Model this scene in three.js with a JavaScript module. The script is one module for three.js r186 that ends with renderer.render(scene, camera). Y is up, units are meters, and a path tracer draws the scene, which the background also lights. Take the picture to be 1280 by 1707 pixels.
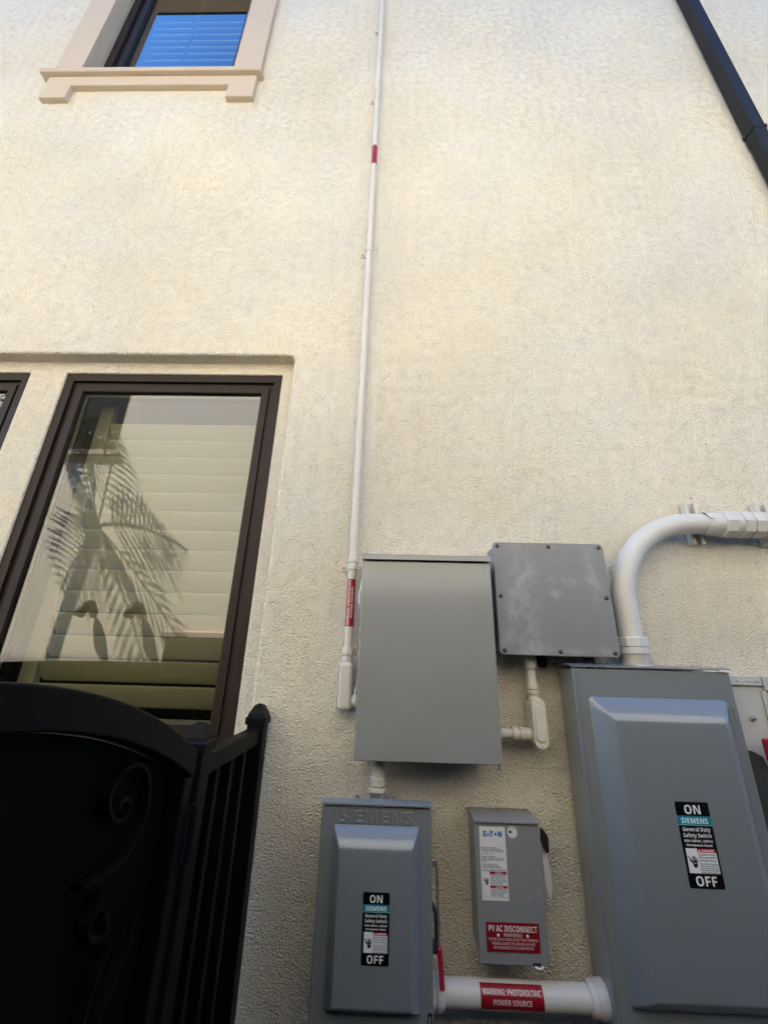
import * as THREE from 'three';
import { Sky } from 'three/addons/objects/Sky.js';
import { RoundedBoxGeometry } from 'three/addons/geometries/RoundedBoxGeometry.js';
import { TextGeometry } from 'three/addons/geometries/TextGeometry.js';
import { FontLoader } from 'three/addons/loaders/FontLoader.js';
import { mergeGeometries as joinGeometries } from 'three/addons/utils/BufferGeometryUtils.js';

// ---------------------------------------------------------------- camera, sky, sun, exposure
const scene = new THREE.Scene();
const camera = new THREE.PerspectiveCamera(2 * Math.atan(853.5 / 680) * 180 / Math.PI, 767 / 1024, 0.02, 400);
camera.position.set(0, 1.6, 1.4);
camera.up.set(-0.0182, 0.93742, 0.34772);
camera.lookAt(-0.02442, 1.6 + 0.34725, 1.4 - 0.93745);

const sunDirection = new THREE.Vector3(-0.68, 1, -0.385).normalize();
const sky = new Sky();
sky.name = 'sky';
sky.userData.kind = 'structure';
sky.scale.setScalar(300);
const su = sky.material.uniforms;
su.sunPosition.value.copy(sunDirection);
su.turbidity.value = 8;
su.rayleigh.value = 1.0;
su.mieCoefficient.value = 0.005;
su.mieDirectionalG.value = 0.8;
if (su.cloudCoverage) su.cloudCoverage.value = 0;
scene.add(sky);
scene.environmentIntensity = 0.2;

const sun = new THREE.DirectionalLight(new THREE.Color(1, 0.93, 0.81), 4.9);
sun.name = 'sun';
sun.position.copy(sunDirection).multiplyScalar(40);
sun.castShadow = true;
sun.shadow.mapSize.set(4096, 4096);
Object.assign(sun.shadow.camera, { left: -14, right: 14, top: 14, bottom: -14, near: 1, far: 90 });
sun.shadow.camera.updateProjectionMatrix();
scene.add(sun, sun.target);

const renderer = new THREE.WebGLRenderer({ antialias: true });
renderer.setSize(767, 1024);
renderer.toneMapping = THREE.LinearToneMapping;
renderer.toneMappingExposure = 6.1;
renderer.outputColorSpace = THREE.SRGBColorSpace;
renderer.shadowMap.enabled = true;
renderer.shadowMap.type = THREE.PCFSoftShadowMap;

// ---------------------------------------------------------------- random, noise, textures
function rng(seed) { let a = seed >>> 0; return () => { a = (a + 0x6D2B79F5) | 0; let t = Math.imul(a ^ (a >>> 15), 1 | a); t = (t + Math.imul(t ^ (t >>> 7), 61 | t)) ^ t; return ((t ^ (t >>> 14)) >>> 0) / 4294967296; }; }
const perm = new Uint8Array(512); const gx = new Float32Array(256), gy = new Float32Array(256);
{ const r = rng(11); const p = [...Array(256).keys()]; for (let i = 255; i > 0; i--) { const j = Math.floor(r() * (i + 1)); [p[i], p[j]] = [p[j], p[i]]; } for (let i = 0; i < 512; i++) perm[i] = p[i & 255]; for (let i = 0; i < 256; i++) { const a = r() * 6.28318; gx[i] = Math.cos(a); gy[i] = Math.sin(a); } }
function noise(x, y, P, seed = 0) { // gradient noise that repeats after P cells
  const xf = Math.floor(x), yf = Math.floor(y), u = x - xf, v = y - yf;
  const x0 = ((xf % P) + P) % P, x1 = (x0 + 1) % P, y0 = ((yf % P) + P) % P, y1 = (y0 + 1) % P;
  const h = (i, j) => perm[(perm[(perm[i & 255] + j) & 255] + seed + (i >> 8) * 31 + (j >> 8) * 17) & 255];
  const a = h(x0, y0), b = h(x1, y0), c = h(x0, y1), d = h(x1, y1);
  const su_ = u * u * u * (u * (u * 6 - 15) + 10), sv = v * v * v * (v * (v * 6 - 15) + 10);
  const n0 = gx[a] * u + gy[a] * v, n1 = gx[b] * (u - 1) + gy[b] * v, n2 = gx[c] * u + gy[c] * (v - 1), n3 = gx[d] * (u - 1) + gy[d] * (v - 1);
  return (n0 + (n1 - n0) * su_) * (1 - sv) + (n2 + (n3 - n2) * su_) * sv;
}
const sstep = (a, b, x) => { const t = Math.min(1, Math.max(0, (x - a) / (b - a))); return t * t * (3 - 2 * t); };
function heightTexture(size, fn) {
  const d = new Float32Array(size * size * 4);
  for (let j = 0; j < size; j++) for (let i = 0; i < size; i++) { const h = fn(i / size, j / size), k = (j * size + i) * 4; d[k] = d[k + 1] = d[k + 2] = h; d[k + 3] = 1; }
  const t = new THREE.DataTexture(d, size, size, THREE.RGBAFormat, THREE.FloatType);
  t.wrapS = t.wrapT = THREE.RepeatWrapping; t.magFilter = THREE.LinearFilter; t.minFilter = THREE.LinearFilter; t.needsUpdate = true;
  return t;
}
function colourTexture(w, h, fn) { // fn(u, v) -> linear rgb
  const d = new Uint8Array(w * h * 4), enc = (c) => Math.round(255 * Math.min(1, Math.max(0, c <= 0.0031308 ? c * 12.92 : 1.055 * Math.pow(c, 1 / 2.4) - 0.10)));
  for (let j = 0; j < h; j++) for (let i = 0; i < w; i++) { const c = fn((i + 0.5) / w, (j + 0.5) / h), k = (j * w + i) * 4; d[k] = enc(c[0]); d[k + 1] = enc(c[1]); d[k + 2] = enc(c[2]); d[k + 3] = 255; }
  const t = new THREE.DataTexture(d, w, h, THREE.RGBAFormat, THREE.UnsignedByteType);
  t.colorSpace = THREE.SRGBColorSpace; t.wrapS = t.wrapT = THREE.MirroredRepeatWrapping; t.magFilter = THREE.LinearFilter; t.minFilter = THREE.LinearFilter; t.needsUpdate = true;
  return t;
}
function canvasTexture(w, h, draw) {
  const c = document.createElement('canvas'); c.width = w; c.height = h;
  const x = c.getContext('2d'); draw(x, w, h);
  const t = new THREE.CanvasTexture(c); t.colorSpace = THREE.SRGBColorSpace; t.magFilter = THREE.LinearFilter; t.anisotropy = 8;
  return t;
}
const STUCCO_TILE = 1.1;
const stuccoBump = heightTexture(2048, (u, v) => {
  const w1 = noise(u * 90, v * 90, 90, 3), w2 = noise(u * 90, v * 90, 90, 9);
  const a = noise(u * 236 + w1 * 0.8, v * 236 + w2 * 0.8, 236, 1), b = noise(u * 130 + w2, v * 130 + w1, 130, 5), c = noise(u * 500, v * 500, 500, 7), d = noise(u * 30, v * 30, 30, 6);
  const lift = 0.75 + 0.6 * d; // some places rougher than others
  return 0.5 + lift * (0.62 * a + 0.46 * b + 0.22 * c + 0.5 * Math.max(0, a) * Math.max(0, a)) + 0.2 * d;
});
stuccoBump.repeat.set(1 / STUCCO_TILE, 1 / STUCCO_TILE);
const cracks = [
  [[-0.72, 4.985], [-0.571, 5.001], [-0.49, 4.988], [-0.404, 4.992], [-0.33, 5.02], [-0.259, 5.05], [-0.187, 5.089], [-0.12, 5.11]],
  [[-0.09, 5.14], [-0.058, 5.147], [0.03, 5.19], [0.141, 5.226], [0.2, 5.26]],
  [[-1.56, 3.05], [-1.581, 3.207], [-1.60, 3.30], [-1.596, 3.402], [-1.63, 3.5], [-1.644, 3.611]],
  [[-0.78, 3.9], [-0.80, 4.1], [-0.77, 4.3], [-0.79, 4.5]],
];
function crackAt(x, y) {
  let m = 9;
  for (const c of cracks) for (let i = 0; i + 1 < c.length; i++) {
    const [ax, ay] = c[i], [bx_, by] = c[i + 1];
    if (x < Math.min(ax, bx_) - 0.02 || x > Math.max(ax, bx_) + 0.02 || y < Math.min(ay, by) - 0.02 || y > Math.max(ay, by) + 0.02) continue;
    const dx = bx_ - ax, dy = by - ay, t = Math.min(1, Math.max(0, ((x - ax) * dx + (y - ay) * dy) / (dx * dx + dy * dy)));
    const wob = 0.006 * noise(x * 40, y * 40, 256, 2);
    m = Math.min(m, Math.hypot(x - ax - t * dx + wob, y - ay - t * dy + wob));
  }
  return m;
}
const stuccoColour = colourTexture(1640, 2048, (u, v) => {
  const x = u * 6 - 3, y = v * 7.5;
  const big = noise(x * 1.1 + 40, y * 1.1 + 40, 256, 21) + 0.5 * noise(x * 2.7 + 40, y * 2.7 + 40, 256, 22) + 0.25 * noise(x * 7 + 60, y * 7 + 60, 256, 23);
  const warm = noise(x * 1.6 + 90, y * 1.3 + 20, 256, 24) + 0.5 * noise(x * 5 + 90, y * 5 + 20, 256, 25);
  const grain = noise(x * 90, y * 90, 1024, 26) + noise(x * 170, y * 170, 2048, 27);
  let k = 1 + 0.11 * big + 0.11 * grain;
  const cr = crackAt(x, y); if (cr < 0.0045) k *= 0.95 + 0.06 * noise(x * 60, y * 60, 512, 4);
  return [0.785 * k * (1 + 0.025 * warm), 0.71 * k, 0.575 * k * (1 - 0.1 * warm)];
});
stuccoColour.repeat.set(1 / 6, 1 / 7.5); stuccoColour.offset.set(0.5, 0);
const oilCan = heightTexture(512, (u, v) => 0.5 + 0.5 * noise(u * 3, v * 3, 3, 31) + 0.06 * noise(u * 7, v * 7, 7, 32));
const peel = heightTexture(512, (u, v) => 0.5 + 0.5 * noise(u * 128, v * 128, 128, 33) + 0.3 * noise(u * 40, v * 40, 40, 34));
const smudge = heightTexture(512, (u, v) => 0.9 + 0.12 * noise(u * 4, v * 4, 4, 35) + 0.06 * noise(u * 11, v * 11, 11, 36));

// ---------------------------------------------------------------- materials
const rgb = (r, g, b) => new THREE.Color().setRGB(r, g, b);
const std = (c, o = {}) => new THREE.MeshStandardMaterial({ color: c, roughness: 0.6, metalness: 0, ...o });
const phy = (c, o = {}) => new THREE.MeshPhysicalMaterial({ color: c, roughness: 0.5, metalness: 0, ...o });
const M = {};
M.stucco = std(0xffffff, { map: stuccoColour, roughness: 0.95, bumpMap: stuccoBump, bumpScale: 0.0058 });
M.stuccoFar = std(rgb(0.785, 0.71, 0.575), { roughness: 0.95, bumpMap: stuccoBump, bumpScale: 0.0045 });
M.foamTrim = std(rgb(0.54, 0.44, 0.34), { roughness: 0.95, bumpMap: stuccoBump, bumpScale: 0.0008 });
M.bronze = phy(rgb(0.020, 0.012, 0.008), { roughness: 0.5, specularIntensity: 0.5, bumpMap: peel, bumpScale: 0.0001 });
M.bronzeDark = std(rgb(0.012, 0.010, 0.009), { roughness: 0.6 });
M.glass = phy(rgb(0.55, 0.555, 0.45), { transmission: 1, thickness: 0, roughness: 0.0, ior: 2.1 });
M.glassUpper = phy(rgb(0.60, 0.60, 0.58), { transmission: 1, thickness: 0, roughness: 0.0, ior: 2.3 });
M.shutter = std(rgb(0.66, 0.62, 0.50), { roughness: 0.5 });
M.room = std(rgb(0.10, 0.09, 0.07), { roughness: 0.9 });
M.spacer = std(rgb(0.45, 0.45, 0.43), { roughness: 0.4, metalness: 0.6 });
const metalPaint = (c, rough, extra = {}) => phy(c, { roughness: rough, roughnessMap: smudge, clearcoat: 0.25, clearcoatRoughness: 0.22, bumpMap: oilCan, bumpScale: 0.0016, ...extra });
M.greyPanel = metalPaint(rgb(0.25, 0.247, 0.228), 0.45, { clearcoat: 1, clearcoatRoughness: 0.14, bumpScale: 0.005 });
M.greySwitch = metalPaint(rgb(0.19, 0.205, 0.212), 0.42, { clearcoat: 0.9, clearcoatRoughness: 0.1, bumpScale: 0.0012 });
M.greyEaton = metalPaint(rgb(0.225, 0.23, 0.235), 0.5, { bumpScale: 0.001 });
M.greyMeter = metalPaint(rgb(0.50, 0.49, 0.46), 0.5);
M.darkGrey = std(rgb(0.035, 0.036, 0.034), { roughness: 0.55 });
M.black = std(rgb(0.012, 0.012, 0.013), { roughness: 0.45 });
M.gatePaint = phy(rgb(0.0035, 0.0032, 0.003), { roughness: 0.5, specularIntensity: 0.24, bumpMap: peel, bumpScale: 0.00012 });
M.gateSheet = phy(rgb(0.0015, 0.0015, 0.0015), { roughness: 0.6, specularIntensity: 0.15 });
M.redGrip = phy(rgb(0.42, 0.012, 0.03), { roughness: 0.4, clearcoat: 0.3 });
M.red = std(rgb(0.36, 0.008, 0.016), { roughness: 0.4 });
M.zinc = std(rgb(0.55, 0.55, 0.53), { roughness: 0.35, metalness: 0.9 });
M.galv = std(rgb(0.6, 0.6, 0.6), { roughness: 0.4, metalness: 0 });
M.zincDark = std(rgb(0.2, 0.19, 0.17), { roughness: 0.45, metalness: 0.9 });
M.brassScrew = std(rgb(0.10, 0.085, 0.05), { roughness: 0.4, metalness: 0.85 });
M.conduitPaint = std(rgb(0.62, 0.57, 0.48), { roughness: 0.5, bumpMap: peel, bumpScale: 0.0002 });
M.conduitWhite = phy(rgb(0.60, 0.575, 0.53), { roughness: 0.42, bumpMap: peel, bumpScale: 0.0002 });
M.pvcGrey = std(rgb(0.17, 0.18, 0.20), { roughness: 0.4 });
M.soffit = std(rgb(0.55, 0.48, 0.36), { roughness: 0.9 });
M.gutter = phy(rgb(0.016, 0.0145, 0.014), { roughness: 0.55, specularIntensity: 0.45, bumpMap: peel, bumpScale: 0.0001 });
M.roofTile = std(rgb(0.20, 0.12, 0.08), { roughness: 0.9 });
M.concrete = std(rgb(0.055, 0.052, 0.048), { roughness: 0.95, bumpMap: stuccoBump, bumpScale: 0.002 });
M.palmTrunk = std(rgb(0.16, 0.12, 0.08), { roughness: 0.95, bumpMap: stuccoBump, bumpScale: 0.01 });
M.palmLeaf = phy(rgb(0.06, 0.10, 0.03), { roughness: 0.6, side: THREE.DoubleSide });
M.white = std(rgb(0.75, 0.74, 0.70), { roughness: 0.5 });

// ---------------------------------------------------------------- builders
const taken = new Map();
function numbered(n) { const k = taken.get(n) ?? 0; taken.set(n, k + 1); return k ? n + '_' + String(k).padStart(3, '0') : n; }
function thing(name, label, category, pos = [0, 0, 0], group) {
  const g = new THREE.Group(); g.name = numbered(name); g.position.set(...pos); g.userData = { label, category };
  if (group) g.userData.group = group;
  scene.add(g); return g;
}
function part(name, geo, mat, parent, pos, label) {
  const m = new THREE.Mesh(geo, mat); m.name = name; if (pos) m.position.set(...pos);
  if (label) m.userData.label = label;
  parent.add(m); return m;
}
function sub(name, parent, pos = [0, 0, 0]) { const g = new THREE.Group(); g.name = name; g.position.set(...pos); parent.add(g); return g; }
const box = (w, h, d, r = 0.002, s = 2) => r > 0 ? new RoundedBoxGeometry(w, h, d, s, Math.min(r, w / 2.01, h / 2.01, d / 2.01)) : new THREE.BoxGeometry(w, h, d);
// box given by its limits, baked in place
function lim(x0, x1, y0, y1, z0, z1, r = 0.002, s = 2) { const g = box(x1 - x0, y1 - y0, z1 - z0, r, s); g.translate((x0 + x1) / 2, (y0 + y1) / 2, (z0 + z1) / 2); return g; }
const mergeGeometries = (list) => joinGeometries(list.map((g) => (g.index ? g.toNonIndexed() : g)));
const V = (x, y, z) => new THREE.Vector3(x, y, z);
function rod(a, b, r, seg = 24, r2 = r) { // cylinder from a to b
  const A = V(...a), B = V(...b), d = B.clone().sub(A), g = new THREE.CylinderGeometry(r2, r, d.length(), seg, 1);
  g.applyQuaternion(new THREE.Quaternion().setFromUnitVectors(V(0, 1, 0), d.clone().normalize()));
  g.translate((A.x + B.x) / 2, (A.y + B.y) / 2, (A.z + B.z) / 2); return g;
}
function turned(a, b, prof, seg = 32) { // lathe along a->b; prof = [[t 0..1, radius]]
  const A = V(...a), B = V(...b), d = B.clone().sub(A), L = d.length();
  const g = new THREE.LatheGeometry(prof.map(([t, r]) => new THREE.Vector2(r, t * L)), seg);
  g.applyQuaternion(new THREE.Quaternion().setFromUnitVectors(V(0, 1, 0), d.normalize())); g.translate(A.x, A.y, A.z); return g;
}
const ring = (a, b, r, c = 0.0012, seg = 32) => turned(a, b, [[0, r * 0.6], [0, r - c], [0.12, r], [0.88, r], [1, r - c], [1, r * 0.6]], seg);
function rectShape(x0, x1, y0, y1, r = 0) {
  const s = new THREE.Shape();
  if (r <= 0) { s.moveTo(x0, y0); s.lineTo(x1, y0); s.lineTo(x1, y1); s.lineTo(x0, y1); s.closePath(); return s; }
  s.moveTo(x0 + r, y0); s.lineTo(x1 - r, y0); s.absarc(x1 - r, y0 + r, r, -Math.PI / 2, 0); s.lineTo(x1, y1 - r); s.absarc(x1 - r, y1 - r, r, 0, Math.PI / 2);
  s.lineTo(x0 + r, y1); s.absarc(x0 + r, y1 - r, r, Math.PI / 2, Math.PI); s.lineTo(x0, y0 + r); s.absarc(x0 + r, y0 + r, r, Math.PI, Math.PI * 1.5); return s;
}
function extr(shape, depth, z = 0, bevel = 0, seg = 2) {
  const g = new THREE.ExtrudeGeometry(shape, { depth: depth - 2 * bevel, bevelEnabled: bevel > 0, bevelThickness: bevel, bevelSize: bevel, bevelOffset: -bevel, bevelSegments: seg, curveSegments: 10 });
  g.translate(0, 0, z + bevel); return g;
}
const frameShape = (x0, x1, y0, y1, t, t2 = t) => { const s = rectShape(x0, x1, y0, y1); s.holes.push(rectShape(x0 + t, x1 - t, y0 + t2, y1 - t2)); return s; };
function sheet(x0, x1, y0, y1, z) { const g = new THREE.PlaneGeometry(x1 - x0, y1 - y0); g.translate((x0 + x1) / 2, (y0 + y1) / 2, z); return g; }
// a sheet with unit texture coordinates, for printed labels
function plate(x0, x1, y0, y1, z, t = 0.0012) { const g = lim(x0, x1, y0, y1, z, z + t, 0); return g; }
function printed(tex, base, rough = 0.4) { // front face carries the print
  const side = std(base, { roughness: rough }); const front = std(0xffffff, { map: tex, roughness: rough });
  return [side, side, side, side, front, side];
}

// ---------------------------------------------------------------- ground
{
  const g = new THREE.PlaneGeometry(300, 300); g.rotateX(-Math.PI / 2);
  const uv = g.attributes.uv; for (let i = 0; i < uv.count; i++) uv.setXY(i, uv.getX(i) * 300, uv.getY(i) * 300);
  const m = new THREE.Mesh(g, M.concrete); m.name = 'ground'; m.userData = { kind: 'structure', label: 'grey concrete ground of the side yard', category: 'ground' }; scene.add(m);
}

// ---------------------------------------------------------------- the house whose wall is seen
const house = thing('stucco_house', 'cream stucco house wall carrying the electrical boxes and windows', 'house');
{
  const s = rectShape(-12, 12, -0.1, 7.78);
  s.holes.push(rectShape(-3.2, -0.437, 1.18, 2.829, 0.022));
  s.holes.push(rectShape(-1.97, -1.02, 4.9, 6.5));
  const g = extr(s, 0.2, -0.2, 0.012, 4); part('wall', g, M.stucco, house);
  const r = rectShape(-3.3, -0.35, 1.1, 2.9);
  r.holes.push(rectShape(-1.462, -0.499, 1.31, 2.773)); r.holes.push(rectShape(-2.589, -1.626, 1.31, 2.773));
  part('recess_wall', extr(r, 0.13, -0.19, 0.006, 2), M.stucco, house);
  // rooms behind the windows, so that daylight comes in through the panes only
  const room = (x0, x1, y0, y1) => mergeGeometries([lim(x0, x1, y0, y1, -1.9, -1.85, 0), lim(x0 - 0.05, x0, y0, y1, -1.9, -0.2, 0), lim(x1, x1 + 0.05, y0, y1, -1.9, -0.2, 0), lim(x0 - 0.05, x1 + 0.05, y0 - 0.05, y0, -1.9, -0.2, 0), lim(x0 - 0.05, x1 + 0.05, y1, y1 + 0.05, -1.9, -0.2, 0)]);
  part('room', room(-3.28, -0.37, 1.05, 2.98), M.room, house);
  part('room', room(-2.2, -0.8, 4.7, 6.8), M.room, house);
  // eave over the wall
  part('soffit', lim(-12, 12, 7.83, 7.89, -0.3, 0.40, 0), M.soffit, house);
  part('fascia', lim(-12, 12, 7.795, 7.99, 0.402, 0.425, 0.003), M.gutter, house);
  const gs = new THREE.Shape(); gs.moveTo(0.427, 7.83); gs.lineTo(0.51, 7.83); gs.lineTo(0.535, 7.89); gs.lineTo(0.53, 7.95); gs.lineTo(0.427, 7.95); gs.closePath();
  const gg = new THREE.ExtrudeGeometry(gs, { depth: 24, bevelEnabled: false }); gg.rotateY(-Math.PI / 2); gg.scale(1, 1, 1); gg.translate(12, 0, 0);
  part('gutter', gg, M.gutter, house);
  const rs = new THREE.Shape(); rs.moveTo(0.4, 7.93); rs.lineTo(-5, 9.7); rs.lineTo(-10.4, 7.93); rs.lineTo(-10.4, 7.83); rs.lineTo(0.4, 7.895); rs.closePath();
  const rg = new THREE.ExtrudeGeometry(rs, { depth: 24, bevelEnabled: false }); rg.rotateY(-Math.PI / 2); rg.translate(12, 0, 0);
  part('roof', rg, M.roofTile, house);
  part('wall', lim(-12, 12, -0.1, 7.78, -10.2, -10, 0), M.stuccoFar, house);
  part('wall', lim(-12.2, -12, -0.1, 7.78, -10.2, 0, 0), M.stuccoFar, house);
  part('wall', lim(12, 12.2, -0.1, 7.78, -10.2, 0, 0), M.stuccoFar, house);
}
function louvre(w, h, t, tilt) { const e = new THREE.Shape(); e.absellipse(0, 0, t / 2, h / 2, 0, Math.PI * 2); const g = new THREE.ExtrudeGeometry(e, { depth: w, bevelEnabled: false, curveSegments: 9 }); g.translate(0, 0, -w / 2); g.rotateY(Math.PI / 2); g.rotateX(tilt); return g; }
function lowerWindow(x0, x1, y0, y1) {
  const w = sub('window', house);
  part('frame', extr(frameShape(x0, x1, y0, y1, 0.036), 0.09, -0.158, 0.0015), M.bronze, w);
  part('frame_bead', extr(frameShape(x0 + 0.0385, x1 - 0.0385, y0 + 0.0385, y1 - 0.0385, 0.014), 0.07, -0.15, 0.0012), M.bronze, w);
  part('sash', extr(frameShape(x0 + 0.0545, x1 - 0.0545, y0 + 0.0545, y1 - 0.0545, 0.032), 0.05, -0.124, 0.002), M.bronze, w);
  part('glazing_spacer', extr(frameShape(x0 + 0.08, x1 - 0.08, y0 + 0.08, y1 - 0.08, 0.016), 0.008, -0.106, 0), M.spacer, w);
  part('backing', extr(frameShape(x0 + 0.01, x1 - 0.01, y0 + 0.01, y1 - 0.01, 0.05), 0.03, -0.19, 0), M.bronzeDark, w);
  part('pane', sheet(x0 + 0.082, x1 - 0.082, y0 + 0.082, y1 - 0.082, -0.088), M.glass, w);
  const g = louvre(x1 - x0 - 0.24, 0.090, 0.012, 0.52);
  const n = Math.floor((y1 - y0 - 0.2) / 0.0855);
  for (let i = 0; i < n; i++) part('shutter_louvre', g, M.shutter, w, [(x0 + x1) / 2 + 0.02, y0 + 0.15 + i * 0.0855, -0.235]);
  part('shutter_stile', lim(x0 + 0.075, x0 + 0.135, y0 + 0.04, y1 - 0.04, -0.25, -0.215, 0.003), M.shutter, w);
  part('shutter_stile', lim(x1 - 0.10, x1 - 0.04, y0 + 0.04, y1 - 0.04, -0.25, -0.215, 0.003), M.shutter, w);
  return w;
}
lowerWindow(-1.462, -0.499, 1.31, 2.773);
lowerWindow(-2.589, -1.626, 1.31, 2.773);
{
  const w = sub('window', house);
  const t = M.foamTrim;
  part('side_casing', lim(-2.135, -1.965, 4.93, 6.62, -0.06, 0.03, 0.004), t, w);
  part('side_casing', lim(-1.025, -0.855, 4.93, 6.62, -0.06, 0.03, 0.004), t, w);
  part('head_casing', lim(-2.135, -0.855, 6.45, 6.62, -0.05, 0.027, 0.004), t, w);
  part('sill', lim(-2.187, -0.84, 4.889, 4.929, -0.08, 0.055, 0.006), t, w);
  const a = new THREE.Shape(); a.moveTo(-2.14, 4.676); a.lineTo(-1.982, 4.676); a.lineTo(-1.982, 4.797); a.lineTo(-1.028, 4.797); a.lineTo(-1.028, 4.676); a.lineTo(-0.868, 4.676); a.lineTo(-0.868, 4.8895); a.lineTo(-2.14, 4.8895); a.closePath();
  part('apron', extr(a, 0.05, -0.02, 0.005), t, w);
  part('frame', extr(frameShape(-1.963, -1.027, 4.931, 6.448, 0.05), 0.05, -0.118, 0.002), M.bronze, w);
  part('sash', extr(frameShape(-1.911, -1.079, 4.983, 6.396, 0.045), 0.035, -0.125, 0.002), M.bronzeDark, w);
  part('pane', sheet(-1.868, -1.122, 5.026, 6.353, -0.11), M.glassUpper, w);
  part('muntin', lim(-1.5035, -1.4865, 5.02, 6.36, -0.122, -0.114, 0.001), M.bronzeDark, w);
  part('muntin', lim(-1.87, -1.12, 5.352, 5.368, -0.124, -0.116, 0.001), M.bronzeDark, w);
  const g = louvre(0.80, 0.094, 0.012, -0.5);
  for (let i = 0; i < 15; i++) part('blind_slat', g, M.shutter, w, [-1.5, 5.02 + i * 0.088, -0.24]);
}

// ---------------------------------------------------------------- the neighbour's house across the side yard (mirrored in the panes)
const WZ = 3.0;
const neighbour = thing('neighbour_house', 'sunlit stucco house mirrored in the lower window pane', 'house', [0, 0, WZ]);
{
  const s = rectShape(-12, 4.2, -0.1, 7.4);
  const holes = [[-4.55, -3.56, 4.05, 5.5], [-2.44, -1.3, 0.7, 1.80], [1.2, 2.3, 4.0, 5.4]];
  for (const [a, b, c, d] of holes) s.holes.push(rectShape(a, b, c, d));
  const g = extr(s, 0.2, 0, 0); part('wall', g, M.stuccoFar, neighbour);
  for (const [a, b, c, d] of holes) {
    const w = sub('window', neighbour);
    part('frame', extr(frameShape(a + 0.001, b - 0.001, c + 0.001, d - 0.001, 0.05), 0.06, 0.03, 0), M.foamTrim, w);
    part('pane', sheet(a + 0.05, b - 0.05, c + 0.05, d - 0.05, 0.06), M.glassUpper, w);
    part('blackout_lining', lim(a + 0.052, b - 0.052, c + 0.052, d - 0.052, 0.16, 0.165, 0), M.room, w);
    part('sill', lim(a - 0.05, b + 0.05, c - 0.06, c - 0.001, -0.05, 0.05, 0.003), M.foamTrim, w);
    part('head', lim(a - 0.05, b + 0.05, d + 0.001, d + 0.06, -0.03, 0.05, 0.003), M.foamTrim, w);
  }
  part('roller_shade', lim(-2.38, -1.36, 0.76, 1.74, 0.1, 0.104, 0), M.shutter, neighbour);
  part('soffit', lim(-12, 4.2, 7.4, 7.46, -0.4, 0.2, 0), M.soffit, neighbour);
  part('gutter', lim(-12, 4.2, 7.38, 7.52, -0.53, -0.402, 0.01), M.gutter, neighbour);
  part('roof', lim(-12, 4.2, 7.47, 7.6, -0.4, 10, 0), M.roofTile, neighbour);
  part('wall', lim(-12, 4.2, -0.1, 7.4, 9.8, 10, 0), M.stuccoFar, neighbour);
  part('wall', lim(-12.2, -12, -0.1, 7.4, 0, 10, 0), M.stuccoFar, neighbour);
  part('wall', lim(4.2, 4.4, -0.1, 7.4, 0, 10, 0), M.stuccoFar, neighbour);
}
{
  const mk = (x, label) => {
    const f = thing('wall_spotlight', label, 'spotlight', [x, 2.12, WZ - 0.001], 'spotlights mirrored in the window');
    part('base', rod([0, 0, 0], [0, 0, -0.03], 0.055, 24), M.darkGrey, f);
    part('arm', rod([0, 0, -0.03], [0, -0.02, -0.09], 0.012, 12), M.darkGrey, f);
    part('lamp_head', turned([0, 0.02, -0.08], [0, -0.12, -0.14], [[0, 0.001], [0, 0.03], [0.3, 0.05], [1, 0.055], [1, 0.001]], 24), M.darkGrey, f);
  };
  mk(-3.36, 'dark spotlight mirrored deep within the palm shadow in the window'); mk(-2.82, 'dark spotlight mirrored between its twin and the white window head');
}
{
  const p = thing('palm_tree', 'palm tree whose feathery shadow shows mirrored in the window', 'palm', [-4.4, 0, 2.56]);
  const r = rng(5);
  const pts = [V(0, 0, 0), V(0.05, 1.5, 0.02), V(0.0, 3, 0), V(0.12, 4.15, 0.02)];
  part('trunk', new THREE.TubeGeometry(new THREE.CatmullRomCurve3(pts), 24, 0.04, 12), M.palmTrunk, p);
  for (let k = 0; k < 10; k++) {
    const az = k * 2.39996, up = 0.15 + 1.2 * ((k * 7) % 10) / 10, L = 0.95 + 0.3 * r();
    const geos = []; const spine = [];
    for (let i = 0; i <= 14; i++) { const t = i / 14; spine.push(V(L * t * Math.cos(up) , L * (Math.sin(up) * t - 0.4 * t * t), 0)); }
    const curve = new THREE.CatmullRomCurve3(spine);
    geos.push(new THREE.TubeGeometry(curve, 14, 0.009, 5));
    for (let i = 3; i < 17; i++) for (const sgn of [-1, 1]) {
      const t = i / 17, c = curve.getPoint(t), tg = curve.getTangent(t), len = 0.34 * Math.sin(Math.PI * Math.min(1, t * 0.85 + 0.14)) * (0.8 + 0.4 * r());
      const dir = V(tg.x * 0.8, tg.y * 0.8 - 0.35, sgn).normalize(), n = V(0, 1, 0);
      const w = V().crossVectors(dir, n).normalize().multiplyScalar(0.011), mid = c.clone().addScaledVector(dir, len * 0.5), tip = c.clone().addScaledVector(dir, len).add(V(0, -0.05, 0));
      const b = new THREE.BufferGeometry(); const a1 = c.clone().addScaledVector(w, 0.4), a2 = c.clone().addScaledVector(w, -0.4), m1 = mid.clone().add(w), m2 = mid.clone().sub(w);
      b.setAttribute('position', new THREE.Float32BufferAttribute([...a1, ...a2, ...m1, ...m2, ...tip].flatMap((q) => q), 3));
      b.setIndex([0, 1, 2, 2, 1, 3, 2, 3, 4]); b.setAttribute('uv', new THREE.Float32BufferAttribute([0, 0, 1, 0, 0, .5, 1, .5, .5, 1], 2)); b.computeVertexNormals(); geos.push(b);
    }
    const g = mergeGeometries(geos); g.rotateY(az);
    part('frond', g, M.palmLeaf, p, [0.12, 4.15, 0.02]);
  }
}

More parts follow.
